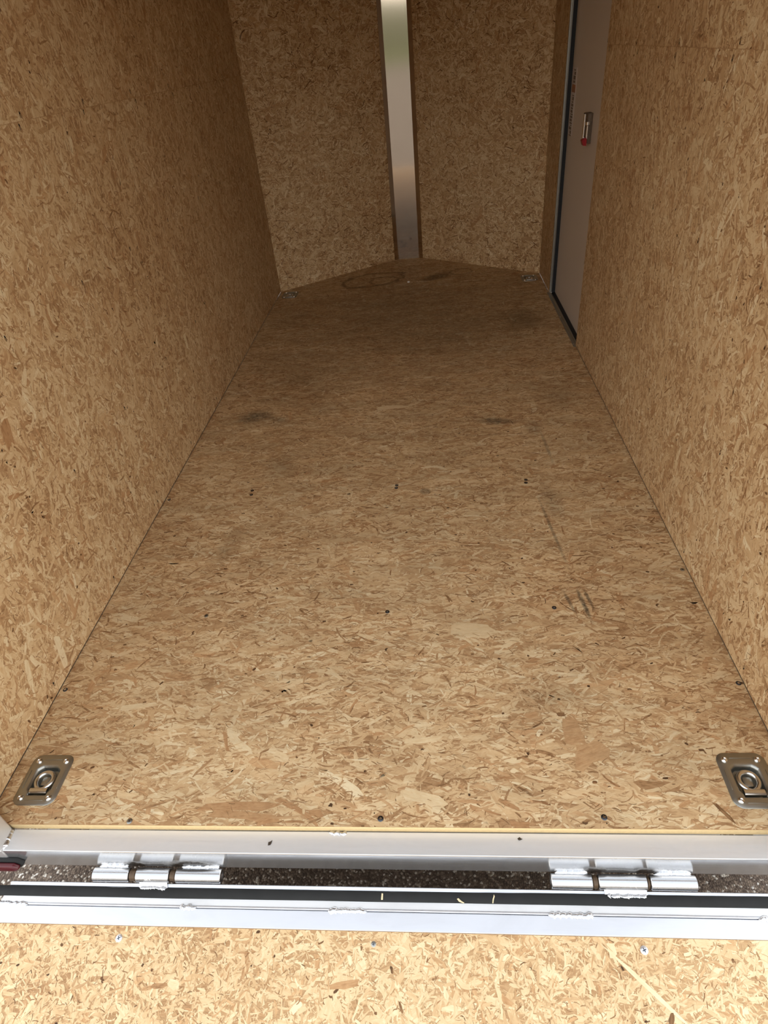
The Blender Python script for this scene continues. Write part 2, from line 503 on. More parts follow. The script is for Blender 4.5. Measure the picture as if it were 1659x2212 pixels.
def board(name, origin, U, V, panels, m, seed, density=9000, thick=0.03, holes=(), bias=0.0, sigma=0.6, free=0.35,
          size=1.0, extra=(), parent=None, edge_m=None, base_tone=0.36, light=0.0, aspect=0.135, spread=0.11, brown=(0.24, 0.52), slab=None, dens_fn=None):
    """one mesh: a solid slab with holes, and the pressed strands lying on its face.
    panels: convex CCW outlines in (u, v); slab: convex outlines for the solid (default: the panels)."""
    rng = np.random.default_rng(seed)
    origin = np.array(origin, float)
    U = np.array(U, float)
    V = np.array(V, float)
    N = np.cross(U, V)
    tmpl = np.array([(-.50, -.30), (-.34, -.50), (.05, -.50), (.40, -.46), (.50, -.10), (.46, .34), (.22, .50), (-.16, .50), (-.44, .36)])
    K = len(tmpl)
    P2, TONE, RND, OFF, UVS = [], [], [], [], []     # per piece
    big_v, big_t, big_r, big_uv, big_h = [], [], [], [], []
    hole_list = list(holes)
    for poly in panels:
        hs = halves(poly)
        xs = [p[0] for p in poly]
        ys = [p[1] for p in poly]
        A = (max(xs) - min(xs)) * (max(ys) - min(ys))
        n = int(A * density)
        cx = rng.uniform(min(xs), max(xs), n)
        cy = rng.uniform(min(ys), max(ys), n)
        if dens_fn is not None:
            keep = rng.uniform(0, 1, n) < dens_fn(cx, cy)
            cx, cy = cx[keep], cy[keep]
            n = len(cx)
        L = np.clip(rng.lognormal(math.log(0.029), 0.55, n), 0.007, 0.12) * size
        asp = np.clip(rng.lognormal(math.log(aspect), 0.50, n), 0.040, 0.6)
        Wd = np.clip(L * asp, 0.0011, 0.022)
        tone = np.clip(rng.normal(0.665 + light, spread, n), 0.25, 0.98)
        r = rng.uniform(0, 1, n)
        redm = r > 0.90
        tone[redm] = rng.uniform(0.36, 0.56, redm.sum())
        palem = r < 0.07
        tone[palem] = rng.uniform(0.74, 0.90, palem.sum())
        dark = rng.uniform(0, 1, n)
        br = (dark > 0.70) & (dark < 0.96)        # fine brown strands between the light ones
        L[br] *= 0.62
        Wd[br] = np.clip(Wd[br] * 0.55, 0.0009, 0.005)
        tone[br] = rng.uniform(brown[0], brown[1], br.sum())
        sl = dark < 0.125                     # thin dark splinters and gaps, also shadow at strand edges put into the tone
        L[sl] = rng.uniform(0.006, 0.026, sl.sum()) * size
        Wd[sl] = rng.uniform(0.0006, 0.0018, sl.sum())
        tone[sl] = 0.08 + 0.36 * rng.uniform(0, 1, sl.sum()) ** 0.6
        sp = dark > 0.997                     # a few dark knots
        L[sp] = rng.uniform(0.004, 0.012, sp.sum())
        Wd[sp] = rng.uniform(0.003, 0.006, sp.sum())
        tone[sp] = rng.uniform(0.0, 0.12, sp.sum())
        ang = np.where(rng.uniform(0, 1, n) < free, rng.uniform(-PI / 2, PI / 2, n), rng.normal(bias, sigma, n))
        bow = rng.normal(0, 0.10, n) * L
        T = tmpl[None] + rng.normal(0, 0.055, (n, K, 2)) * np.array([0.9, 1.3])
        lu = T[:, :, 0] * L[:, None]
        lv = T[:, :, 1] * Wd[:, None] + bow[:, None] * ((T[:, :, 0] * 2) ** 2 - 0.4)
        ca, sa = np.cos(ang)[:, None], np.sin(ang)[:, None]
        X = cx[:, None] + lu * ca - lv * sa
        Y = cy[:, None] + lu * sa + lv * ca
        h = rng.uniform(0.00008, 0.00042, n)
        h[sl | sp] = rng.uniform(0.00036, 0.00050, (sl | sp).sum())
        h[br] = rng.uniform(0.00018, 0.00045, br.sum())
        bigm = (L > 0.06 * size)
        h[bigm] = rng.uniform(0.0001, 0.00036, bigm.sum())
        uo = rng.uniform(0, 50, n)[:, None]
        inside = np.ones(n, bool)
        outside = np.zeros(n, bool)
        for nx, ny, c in hs:
            dd = nx * X + ny * Y - (c - 0.0006)
            inside &= (dd <= 0).all(1)
            outside |= (dd > 0).all(1)
        hit = np.zeros(n, bool)
        for (hx0, hy0, hx1, hy1) in hole_list:
            hit |= ~((X < hx0).all(1) | (X > hx1).all(1) | (Y < hy0).all(1) | (Y > hy1).all(1))
        ok = inside & ~hit
        big_v.append(np.stack([X[ok], Y[ok], np.repeat(h[ok][:, None], K, 1)], -1).reshape(-1, 3))
        big_t.append(tone[ok]); big_r.append(r[ok])
        big_uv.append(np.stack([lu[ok] + uo[ok], lv[ok]], -1).reshape(-1, 2))
        for i in np.nonzero(~ok & ~outside)[0]:
            pieces = [list(zip(X[i], Y[i]))]
            for nx, ny, c in hs:
                pieces = [clip_half(p, nx, ny, c - 0.0006) for p in pieces]
                pieces = [p for p in pieces if len(p) > 2]
            for (hx0, hy0, hx1, hy1) in hole_list:
                nxt = []
                for p in pieces:
                    nxt.append(clip_half(p, 1, 0, hx0))
                    nxt.append(clip_half(p, -1, 0, -hx1))
                    q = clip_half(clip_half(p, -1, 0, -hx0), 1, 0, hx1)
                    nxt.append(clip_half(q, 0, 1, hy0))
                    nxt.append(clip_half(q, 0, -1, -hy1))
                pieces = [p for p in nxt if len(p) > 2 and area(p) > 2e-7]
            for p in pieces:
                if area(p) < 2e-7:
                    continue
                P2.append(p); TONE.append(tone[i]); RND.append(r[i]); OFF.append(h[i])
                UVS.append([((px - cx[i]) * ca[i, 0] + (py - cy[i]) * sa[i, 0] + uo[i, 0],
                             -(px - cx[i]) * sa[i, 0] + (py - cy[i]) * ca[i, 0]) for px, py in p])
    # single strands the photo shows
    for q, (ex, ey, el, ew, ea, et, er) in enumerate(extra):
        T = tmpl + rng.normal(0, 0.085, (K, 2))
        c_, s_ = math.cos(ea), math.sin(ea)
        pl = [(ex + a * el * c_ - b * ew * s_, ey + a * el * s_ + b * ew * c_) for a, b in T]
        P2.append(pl); TONE.append(et); RND.append(er); OFF.append(0.00044 + 0.000002 * q)
        UVS.append([(a * el + 3.1 * q, b * ew) for a, b in T])
    nb = sum(len(t) for t in big_t)
    verts = [np.concatenate(big_v)] if big_v else []
    uvs = [np.concatenate(big_uv)]
    tones = [np.concatenate(big_t)]
    rnds = [np.concatenate(big_r)]
    sizes = [np.full(nb, K)]
    small = [np.array([(x, y, o_) for x, y in p]) for p, o_ in zip(P2, OFF)]
    if small:
        verts.append(np.concatenate(small))
        uvs.append(np.concatenate([np.array(u) for u in UVS]))
        tones.append(np.array(TONE)); rnds.append(np.array(RND))
        sizes.append(np.array([len(p) for p in P2]))
    # the solid slab, cut in cells around the holes
    sv, sf, st = [], [], []
    for poly in (slab or panels):
        gx = sorted({min(p[0] for p in poly) - 1, max(p[0] for p in poly) + 1} | {q for h_ in hole_list for q in (h_[0], h_[2])})
        gy = sorted({min(p[1] for p in poly) - 1, max(p[1] for p in poly) + 1} | {q for h_ in hole_list for q in (h_[1], h_[3])})
        for i in range(len(gx) - 1):
            for j in range(len(gy) - 1):
                mx, my = (gx[i] + gx[i + 1]) / 2, (gy[j] + gy[j + 1]) / 2
                if any(h_[0] < mx < h_[2] and h_[1] < my < h_[3] for h_ in hole_list):
                    continue
                c = clip_half(clip_half(clip_half(clip_half(list(poly), 1, 0, gx[i + 1]), -1, 0, -gx[i]), 0, 1, gy[j + 1]), 0, -1, -gy[j])
                if len(c) < 3:
                    continue
                b = len(sv)
                sv += [(x, y, 0.0) for x, y in c]
                sf.append(list(range(b, b + len(c)))); st.append(0)
        b = len(sv)
        k = len(poly)
        sv += [(x, y, 0.0) for x, y in poly] + [(x, y, -thick) for x, y in poly]
        for i in range(k):
            j = (i + 1) % k
            sf.append([b + i, b + k + i, b + k + j, b + j]); st.append(1)
        if not hole_list:
            sf.append([b + k + i for i in range(k)][::-1]); st.append(1)
        else:
            sf.append([b + k + i for i in range(k)][::-1]); st.append(1)
    sv = np.array(sv)
    verts.append(sv)
    nflake_v = sum(len(v) for v in verts[:-1])
    loops = [np.arange(nflake_v)]
    floops = np.array([i for f in sf for i in f]) + nflake_v
    loops.append(floops)
    uvs.append(sv[floops - nflake_v][:, :2])
    sizes.append(np.array([len(f) for f in sf]))
    tones.append(np.full(len(sf), base_tone))
    rnds.append(np.full(len(sf), 0.5))
    verts = np.concatenate(verts)
    W3 = origin[None] + verts[:, :1] * U + verts[:, 1:2] * V + verts[:, 2:3] * N
    loops = np.concatenate(loops).astype(np.int32)
    sizes = np.concatenate(sizes)
    starts = np.concatenate([[0], np.cumsum(sizes)[:-1]]).astype(np.int32)
    me = bpy.data.meshes.new(name)
    me.vertices.add(len(W3))
    me.vertices.foreach_set('co', W3.astype(np.float32).ravel())
    me.loops.add(len(loops))
    me.loops.foreach_set('vertex_index', loops)
    me.polygons.add(len(sizes))
    me.polygons.foreach_set('loop_start', starts)
    me.update(calc_edges=True)
    uvl = me.uv_layers.new(name='UVMap')
    uvl.data.foreach_set('uv', np.concatenate(uvs).astype(np.float32).ravel())
    a = me.attributes.new('tone', 'FLOAT', 'FACE')
    a.data.foreach_set('value', np.concatenate(tones).astype(np.float32))
    a = me.attributes.new('rnd', 'FLOAT', 'FACE')
    a.data.foreach_set('value', np.concatenate(rnds).astype(np.float32))
    me.materials.append(m)
    if edge_m is not None:
        me.materials.append(edge_m)
        mi = np.zeros(len(sizes), np.int32)
        mi[-len(sf):] = np.array(st)
        me.polygons.foreach_set('material_index', mi)
    o = bpy.data.objects.new(name, me)
    COL.objects.link(o)
    if parent is not None:
        o.parent = parent
    return o


# ------------------------------------------------------------------ outside: pavement, lawn, hedge
def ground_sheet(name, pts, m):
    me = bpy.data.meshes.new(name)
    me.from_pydata(pts, [], [list(range(len(pts)))])
    return link(name, me, m)


tag(ground_sheet('pavement', [(-45, -62, GZ), (45, -62, GZ), (45, 14, GZ), (-45, 14, GZ)], M['pavement']),
    'brown speckled pavement seen through the gap behind the trailer', 'pavement', kind='structure')
bm = bmesh.new()
bm_prism(bm, [(-62.0, GZ - 0.2), (-62.0, GZ), (-70.0, GZ + 0.25), (-74.0, GZ + 1.1), (-90, GZ + 1.4), (-90, GZ - 0.2)], -60, 60,
         lambda u, v, n: (n, u, v))
tag(from_bm('grass_bank', bm, M['grass']), 'grassy bank beyond the pavement', 'lawn', kind='structure')
bm = bmesh.new()
rr = random.Random(4)
pts_top = [(-60 + i * 3.0, 5.4 + rr.uniform(-0.4, 0.5)) for i in range(41)]
bm_prism(bm, [(-60, GZ + 1.0)] + [(60, GZ + 1.0)] + [(x, z) for x, z in pts_top[::-1]], -82, -79, lambda u, v, n: (u, n, v))
tag(from_bm('hedge', bm, M['hedge']), 'long hedge behind the grassy bank', 'hedge', kind='structure')

# ------------------------------------------------------------------ trailer shell
nose_l0, nose_l1 = Vector((-H, YC, 0)), Vector((-0.088, YN, 0))
nose_r0, nose_r1 = Vector((0.085, YN, 0)), Vector((H, YC, 0))

RINGS = [(-0.776, 0.1025), (0.775, 0.1025), (-0.782, 3.500), (0.783, 3.497)]
HX, HY = 0.0362, 0.047
floor_holes = [(x - HX, y - HY, x + HX, y + HY) for x, y in RINGS]
floor_extra = [
    # u, v, length, width, angle, tone, rnd
    (-0.305, 0.043, 0.150, 0.020, 0.02, 0.36, 0.95), (-0.290, 0.022, 0.165, 0.022, -0.05, 0.40, 0.95),
    (-0.225, 0.012, 0.055, 0.014, 0.2, 0.36, 0.97), (-0.13, 0.028, 0.036, 0.014, -0.1, 0.36, 0.96),
    (0.232, 0.530, 0.115, 0.050, -0.12, 0.78, 0.2), (0.10, 0.062, 0.10, 0.026, -0.3, 0.84, 0.1),
    (-0.040, 1.836, 0.125, 0.028, 0.0, 0.88, 0.1), (0.46, 0.16, 0.075, 0.052, 0.4, 0.46, 0.9),
    (0.44, 0.215, 0.04, 0.06, 0.2, 0.42, 0.9), (-0.37, 0.20, 0.055, 0.008, -1.2, 0.34, 0.97),
    (0.42, 0.265, 0.022, 0.010, 0.1, 0.16, 0.8), (0.36, 0.235, 0.03, 0.004, 0.5, 0.14, 0.8),
    (-0.10, 0.045, 0.008, 0.009, 1.2, 0.02, 0.5), (-0.17, 0.24, 0.006, 0.008, 1.0, 0.03, 0.5),
    (-0.005, 0.029, 0.0028, 0.0028, 0.0, 0.0, 0.5), (0.466, 0.011, 0.003, 0.003, 0.0, 0.0, 0.5),
    (0.295, 0.008, 0.045, 0.011, -0.1, 0.33, 0.97), (0.70, 0.035, 0.05, 0.008, -1.0, 0.12, 0.7),
    (0.60, 0.555, 0.11, 0.004, -0.35, 0.30, 0.7), (0.62, 0.50, 0.12, 0.004, -0.12, 0.32, 0.7),
    (0.23, 1.30, 0.07, 0.020, 0.35, 0.80, 0.2), (-0.66, 0.62, 0.05, 0.03, 0.0, 0.50, 0.9),
    (-0.59, 0.63, 0.035, 0.026, 0.2, 0.46, 0.9), (0.10, 0.20, 0.09, 0.014, 0.1, 0.82, 0.1),
    (-0.62, 0.30, 0.11, 0.016, 0.15, 0.84, 0.1), (-0.41, 0.13, 0.07, 0.006, 0.9, 0.30, 0.8),
]
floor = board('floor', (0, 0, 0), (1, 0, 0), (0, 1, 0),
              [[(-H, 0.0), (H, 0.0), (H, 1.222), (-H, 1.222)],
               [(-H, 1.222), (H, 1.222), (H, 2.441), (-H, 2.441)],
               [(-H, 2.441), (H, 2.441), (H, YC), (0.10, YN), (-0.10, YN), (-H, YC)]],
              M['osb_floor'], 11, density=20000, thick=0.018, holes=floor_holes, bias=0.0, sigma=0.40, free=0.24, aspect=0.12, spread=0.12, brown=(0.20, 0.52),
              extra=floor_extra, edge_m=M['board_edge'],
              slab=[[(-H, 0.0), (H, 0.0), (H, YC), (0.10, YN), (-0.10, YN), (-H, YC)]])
tag(floor, 'worn strand-board floor of the trailer with dark scuffs', 'floor', kind='structure')


def wall_dens(cx, cy):
    return np.where(cy > 1.62, 0.15, 1.0)


# left wall: looks towards +x.  U = +y? N = U x V must be +x:  U = (0,1,0), V = (0,0,1)
wall_extra = [(0.38, 0.85, 0.10, 0.030, 1.2, 0.80, 0.1), (0.62, 0.62, 0.075, 0.03, 1.3, 0.36, 0.95),
              (0.30, 0.13, 0.085, 0.016, 1.2, 0.86, 0.05), (0.42, 0.075, 0.10, 0.022, 1.35, 0.93, 0.05)]
wall_left = board('wall_left', (-H, 0, 0), (0, 1, 0), (0, 0, 1),
                  [[(0, FG), (2.44, FG), (2.44, SEAM), (0, SEAM)], [(2.44, FG), (YC, FG), (YC, SEAM), (2.44, SEAM)],
                   [(0, SEAM), (2.44, SEAM), (2.44, ZR), (0, ZR)], [(2.44, SEAM), (YC, SEAM), (YC, ZR), (2.44, ZR)]],
                  M['osb_wall'], 21, density=16500, thick=0.035, bias=PI / 2, sigma=0.65, free=0.5, dens_fn=wall_dens,
                  extra=wall_extra, slab=[[(0, FG), (YC, FG), (YC, ZR), (0, ZR)]])
tag(wall_left, 'strand-board wall on the left side of the trailer', 'wall', kind='structure')

# right wall: looks towards -x:  U = (0,-1,0), V = (0,0,1)
DZ1 = 1.86
wall_right = board('wall_right', (H, 0, 0), (0, -1, 0), (0, 0, 1),
                   [[(-DY0, FG), (0, FG), (0, SEAM), (-DY0, SEAM)], [(-DY0, SEAM), (0, SEAM), (0, ZR), (-DY0, ZR)],
                    [(-YC, FG), (-DY1, FG), (-DY1, SEAM), (-YC, SEAM)], [(-YC, SEAM), (-DY1, SEAM), (-DY1, ZR), (-YC, ZR)],
                    [(-DY1, DZ1), (-DY0, DZ1), (-DY0, ZR), (-DY1, ZR)]],
                   M['osb_wall'], 31, density=16500, thick=0.016, bias=PI / 2, sigma=0.65, free=0.5, dens_fn=wall_dens,
                   slab=[[(-DY0, FG), (0, FG), (0, ZR), (-DY0, ZR)], [(-YC, FG), (-DY1, FG), (-DY1, ZR), (-YC, ZR)],
                         [(-DY1, DZ1), (-DY0, DZ1), (-DY0, ZR), (-DY1, ZR)]], edge_m=M['board_edge'])
tag(wall_right, 'strand-board wall on the right side, with the side door in it', 'wall', kind='structure')

dl = (nose_l1 - nose_l0)
ll = dl.length
dl.normalize()
wall_nl = board('wall_front_left', nose_l0, tuple(dl), (0, 0, 1),
                [[(0.0, 0.0), (ll, 0.0), (ll, SEAM), (0.0, SEAM)], [(0.0, SEAM), (ll, SEAM), (ll, ZR), (0.0, ZR)]],
                M['osb_wall'], 41, spread=0.14, brown=(0.12, 0.46), density=16500, thick=0.03, bias=0.0, sigma=0.7, free=0.6, dens_fn=wall_dens)
tag(wall_nl, 'strand-board nose wall left of the metal corner strip', 'wall', kind='structure')
dr = (nose_r1 - nose_r0)
lr = dr.length
dr.normalize()
wall_nr = board('wall_front_right', nose_r0, tuple(dr), (0, 0, 1),
                [[(0.0, 0.0), (lr, 0.0), (lr, SEAM), (0.0, SEAM)], [(0.0, SEAM), (lr, SEAM), (lr, ZR), (0.0, ZR)]],
                M['osb_wall'], 51, spread=0.14, brown=(0.12, 0.46), density=16500, thick=0.03, bias=0.0, sigma=0.7, free=0.6, dens_fn=wall_dens)
tag(wall_nr, 'strand-board nose wall right of the metal corner strip', 'wall', kind='structure')

bm = bmesh.new()
bm_prism(bm, [(-H - 0.03, -0.047), (H + 0.03, -0.047), (H + 0.03, YC), (0.12, YN + 0.06), (-0.12, YN + 0.06), (-H - 0.03, YC)],
         ZR, ZR + 0.04, lambda u, v, n: (u, v, n))
tag(from_bm('ceiling', bm, M['ceiling']), 'white ceiling of the trailer', 'ceiling', kind='structure')

# metal strip covering the nose corner, with a flange on each nose wall
bm = bmesh.new()
bm_prism(bm, [(-0.078, 4.150), (0.073, 4.150), (0.112, 4.20), (-0.112, 4.20)], 0.0, ZR, lambda u, v, n: (u, v, n))
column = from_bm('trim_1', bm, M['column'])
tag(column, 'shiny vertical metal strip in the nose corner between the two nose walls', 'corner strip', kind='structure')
for sx, x0, d_ in ((-1, -0.078, dl), (1, 0.073, dr)):
    # flange lies on the nose wall
    t = Vector((-dl.x, -dl.y, 0)) if sx < 0 else Vector((dr.x, dr.y, 0))
    nrm = Vector((dl.y, -dl.x, 0)) if sx < 0 else Vector((dr.y, -dr.x, 0))
    a = Vector((x0, 4.150, 0))
    # foot of the strip edge on the wall
    w0 = nose_l0 if sx < 0 else nose_r0
    dist = (a - w0).dot(nrm)
    b0 = a - nrm * (dist - 0.003)
    bm = bmesh.new()
    pl = [a + Vector((0, 0.012, 0)), a, b0 + t * 0.028, b0 + t * 0.028 - nrm * 0.0026]
    bm_prism(bm, [(q.x, q.y) for q in pl], 0.0, ZR, lambda u, v, n: (u, v, n))
    fl = from_bm('flange', bm, M['column'], column)
    for z in (0.022, 0.395, 0.79, 1.175, 1.225, 1.60, 1.95):
        c = b0 + t * 0.015
        bm = bmesh.new()
        bm_lathe(bm, [(0.0045, 0.0), (0.0042, 0.0012), (0.0025, 0.0022), (0.0, 0.0025)], 10,
                 lambda x, y, h, c=c, nrm=nrm, t=t, z=z: tuple(c + t * x + Vector((0, 0, z + y)) + nrm * h))
        from_bm('rivet', bm, M['chrome'], fl, True)

# ------------------------------------------------------------------ side door in the right wall
door = empty('door_1', (H, (DY0 + DY1) / 2, 0))
tag(door, 'narrow off-white side door in the right wall near the nose', 'door', kind='structure')


def dloc(p):
    return (p[0] - H, p[1] - (DY0 + DY1) / 2, p[2])


def dbox(name, lo, hi, m, parent=None, bev=0.0):
    if parent is None:
        return box(name, dloc(lo), dloc(hi), m, door, bev)
    return box(name, dloc(lo), dloc(hi), m, parent, bev)


leaf = dbox('door_leaf', (0.893, DY0 - 0.06, 0.004), (0.925, DY1 + 0.045, DZ1 + 0.03), M['door'])
gk = dbox('gasket', (0.8725, DY1 - 0.001, 0.0), (0.8935, DY1 + 0.03, DZ1 + 0.02), M['black'])
dbox('gasket', (0.8735, DY0 - 0.05, 0.0005), (0.8930, DY1 - 0.006, 0.0045), M['black'])
# ridged aluminium jamb on the nose side
bm = bmesh.new()
prof = [(0.8595, 0.000), (0.8603, -0.002), (0.8623, -0.002), (0.8633, 0.0025), (0.8668, 0.0025), (0.8678, -0.0005), (0.8698, -0.0005),
        (0.8708, 0.0025), (0.8740, 0.0030), (0.8740, 0.012), (0.8595, 0.012)]
bm_prism(bm, [(x - H, DY1 - 0.004 + y - (DY0 + DY1) / 2) for x, y in prof], 0.006, DZ1 + 0.01, lambda u, v, n: (u, v, n))
jamb = from_bm('door_jamb', bm, M['zinc'], door)
# threshold angle lying on the floor edge
bm = bmesh.new()
prof = [(0.848, 0.0007), (0.848, 0.0032), (0.860, 0.0038), (0.864, 0.006), (0.869, 0.006), (0.8715, 0.0045), (0.873, 0.0007)]
bm_prism(bm, [(x - H, z) for x, z in prof], DY0 - 0.01 - (DY0 + DY1) / 2, DY1 + 0.006 - (DY0 + DY1) / 2, lambda u, v, n: (u, n, v))
th = from_bm('threshold', bm, M['zinc'], door)
weld_bead('weld_bead', dloc((0.861, DY1 - 0.008, 0.007)), dloc((0.876, DY1 - 0.010, 0.008)), 0.007, th, 3)
for yy in (DY0 + 0.02, DY0 + 0.40, DY1 - 0.05):
    bm = bmesh.new()
    bm_lathe(bm, [(0.004, 0.0), (0.0036, 0.0012), (0.0, 0.002)], 10, lambda x, y, h, yy=yy: dloc((0.853 + x, yy + y, 0.0036 + h)))
    from_bm('screw', bm, M['chrome'], th, True)

# release latch on the door: dished chrome housing, slide rod and red tip
hz0, hz1, hyc = 0.842, 0.958, 2.672
bm = bmesh.new()
out = []
for i in range(13):
    a = PI * i / 12
    out.append((hyc + 0.030 * math.cos(a), 0.893 - 0.034 * math.sin(a) ** 0.55))
inn = [(hyc + 0.022 * math.cos(PI * i / 12), 0.893 - 0.012 - 0.017 * math.sin(PI * i / 12)) for i in range(13)]
bm_prism(bm, [(u, v) for u, v in out], hz0, hz1, lambda u, v, n: dloc((v, u, n)))
lat = from_bm('latch_housing', bm, M['rust'], door, True, math.radians(35))
bm = bmesh.new()
bm_prism(bm, rounded(-0.0085, -0.005, 0.0085, 0.005, 0.004, 4), hz0 + 0.012, hz1 - 0.002,
         lambda u, v, n: dloc((0.8615 + v, hyc - 0.013 + u, n)))
from_bm('slide_bar', bm, M['chrome'], lat, True, math.radians(40))
bm = bmesh.new()
bm_lathe(bm, [(0.0, 0.0), (0.0045, 0.0), (0.0045, 0.052), (0.010, 0.056), (0.010, 0.068), (0.0, 0.070)], 14,
         lambda x, y, h: dloc((0.872 + x, hyc - 0.034 + y, hz0 + 0.018 + h)))
from_bm('slide_knob', bm, M['chrome'], lat, True, math.radians(40))
bm = bmesh.new()
bm_prism(bm, [(hz0 - 0.004, 0.006), (hz0 + 0.014, 0.0), (hz0 + 0.026, 0.010), (hz0 + 0.022, 0.020), (hz0 - 0.006, 0.020)], hyc - 0.043, hyc - 0.006,
         lambda u, v, n: dloc((0.852 + v, n, u)))
from_bm('release_tip', bm, M['red_tip'], lat, True, math.radians(30))['label'] = 'red release tip'

# faint label on the door leaf with an orange block and lines of small print
lab = dbox('warning_label', (0.8924, 3.066, 0.825), (0.8931, 3.174, 1.108), M['label_clear'])
dbox('orange_block', (0.8921, 3.078, 1.006), (0.8925, 3.158, 1.038), M['label_orange'], lab)['label'] = 'orange block'
rq = random.Random(8)
z = 1.10
bm = bmesh.new()
for i in range(22):
    h_ = rq.uniform(0.004, 0.016)
    if not (1.0 < z < 1.05):
        y0 = 3.092 + rq.uniform(0, 0.012)
        lo, hi = dloc((0.8921, y0, z - h_)), dloc((0.8925, y0 + rq.uniform(0.030, 0.056), z))
        bm_box(bm, lo, hi)
    z -= h_ + 0.0035
from_bm('small_print', bm, M['label_ink'], lab)

# ------------------------------------------------------------------ rear frame: posts, header, side rails under the floor
for i, (sx, w) in enumerate(((-1, 'left'), (1, 'right'))):
    lo, hi = sorted((sx * 0.803, sx * 0.885))
    p = box('trim_%d' % (i + 2), (lo, -0.048, -0.084), (hi, -0.0008, ZR), M['alu'], None, 0.003)
    tag(p, 'square aluminium corner post at the %s end of the door sill' % w, 'post', kind='structure')
tag(box('trim_4', (-0.803, -0.048, ZR - 0.10), (0.803, -0.0008, ZR), M['alu'], None, 0.003),
    'aluminium header over the rear opening', 'header', kind='structure')
for i, (sx, w) in enumerate(((-1, 'left'), (1, 'right'))):
    lo, hi = sorted((sx * 0.862, sx * 0.896)) if sx < 0 else (0.862, 0.9255)
    tag(box('trim_%d' % (i + 5), (lo, 0.12, -0.37), (hi, YC, -0.0185), M['skin']),  # unseen rails, carried low to keep side light off the ground
        'unseen frame rail under the %s edge of the trailer floor, deepened to block light' % w, 'frame rail', kind='structure')

for i, (sx, w) in enumerate(((-1, 'left'), (1, 'right'))):
    lo, hi = (-0.910, -0.8965) if sx < 0 else (0.926, 0.940)
    tag(box('trim_%d' % (i + 7), (lo, 0.0, -0.084), (hi, YC + 0.05, ZR + 0.04), M['skin']),
        'outer metal skin along the %s side of the trailer' % w, 'skin', kind='structure')

# nails along the studs of the walls, screws in the floor
def nail_head(wall, c, n, t, seed):
    """small countersunk nail: bright head in a dark dimple"""
    rg = random.Random(seed)
    c, n, t = Vector(c), Vector(n), Vector(t)
    up = n.cross(t)
    bm = bmesh.new()
    bm_lathe(bm, [(0.0040, 0.0006), (0.0033, 0.0010), (0.0026, 0.0008), (0.0022, 0.0014), (0.0, 0.0016)], 10,
             lambda x, y, h: tuple(c + t * x + up * (y * 1.5) + n * h))
    o = from_bm('nail', bm, M['chrome'], wall, True)
    bm = bmesh.new()
    dx, dy = rg.uniform(-0.001, 0.001), 0.0045
    bm_lathe(bm, [(0.0030, 0.0006), (0.0026, 0.0011), (0.0, 0.0012)], 10,
             lambda x, y, h: tuple(c + t * (x * 0.8 + dx) + up * (y * 1.6 + dy) + n * h))
    from_bm('dimple', bm, M['hole'], o)


k = 0
for yy in (0.355, 0.765, 1.165, 1.552, 1.955, 2.355, 2.76, 3.16):
    for zz in (0.034, 0.40, 0.80, SEAM - 0.014, SEAM + 0.014, 1.60):
        k += 1
        rg = random.Random(k * 7)
        jy, jz = rg.uniform(-0.025, 0.025), rg.uniform(-0.004, 0.004)
        if zz < 1.55 or yy < 1.0:
            nail_head(wall_left, (-H, yy + jy, zz + jz), (1, 0, 0), (0, 1, 0), k)
            if yy < DY0 - 0.01:
                nail_head(wall_right, (H, yy - jy, zz - jz), (-1, 0, 0), (0, 1, 0), k + 100)


def screw(name, parent, x, y, m, r=0.0062, z=0.0005, tilt=0.0, label=None):
    """pan-head screw with a cross recess"""
    bm = bmesh.new()
    bm_lathe(bm, [(r, 0.0), (r, r * 0.10), (r * 0.86, r * 0.20), (r * 0.50, r * 0.27), (0.0, r * 0.29)], 20,
             lambda a, b, h: (x + a, y + b, z + h))
    o = from_bm(name, bm, m, parent, True, math.radians(50))
    bm = bmesh.new()
    for q in (0, 1):
        a = tilt + q * PI / 2
        c_, s_ = math.cos(a), math.sin(a)
        l_, w_ = r * 0.52, r * 0.13
        h0, h1 = z + r * 0.24, z + r * 0.315
        pts = [(-l_, -w_), (l_, -w_), (l_, w_), (-l_, w_)]
        bm_prism(bm, [(x + u * c_ - v * s_, y + u * s_ + v * c_) for u, v in pts], h0, h1 + q * r * 0.004, lambda u, v, n: (u, v, n))
    from_bm('cross_recess', bm, M['chrome'] if m is M['screw_dark'] else M['screw_dark'], o)
    if label:
        o['label'] = label
    return o


for x, y, mm in ((-0.534, 0.0087, 'zinc'), (0.0087, 0.0171, 'screw_dark'), (0.4636, 0.0228, 'screw_dark'),
                 (-0.534, 0.605, 'zinc'), (-0.003, 0.604, 'screw_dark'), (0.461, 0.6045, 'screw_dark'),
                 (-0.5366, 1.2356, 'screw_dark'), (-0.5342, 1.2089, 'screw_dark'), (0.0032, 1.2300, 'screw_dark'),
                 (0.002, 1.2135, 'screw_dark'), (0.4656, 1.2300, 'screw_dark'), (0.4633, 1.2115, 'screw_dark'),
                 (-0.845, 0.352, 'screw_dark'), (0.848, 0.345, 'screw_dark'), (-0.846, 1.20, 'screw_dark'), (0.847, 0.742, 'zinc')):
    screw('screw', floor, x, y, M[mm], 0.0062, 0.0005, random.Random(int(x * 1000)).uniform(0, 1.5))

# ------------------------------------------------------------------ sill across the rear opening
sill = empty('door_sill', (0, -0.024, -0.084))
tag(sill, 'wide milled aluminium sill bar across the rear edge of the floor', 'sill')


def sl(p):
    return (p[0], p[1] + 0.024, p[2] + 0.084)


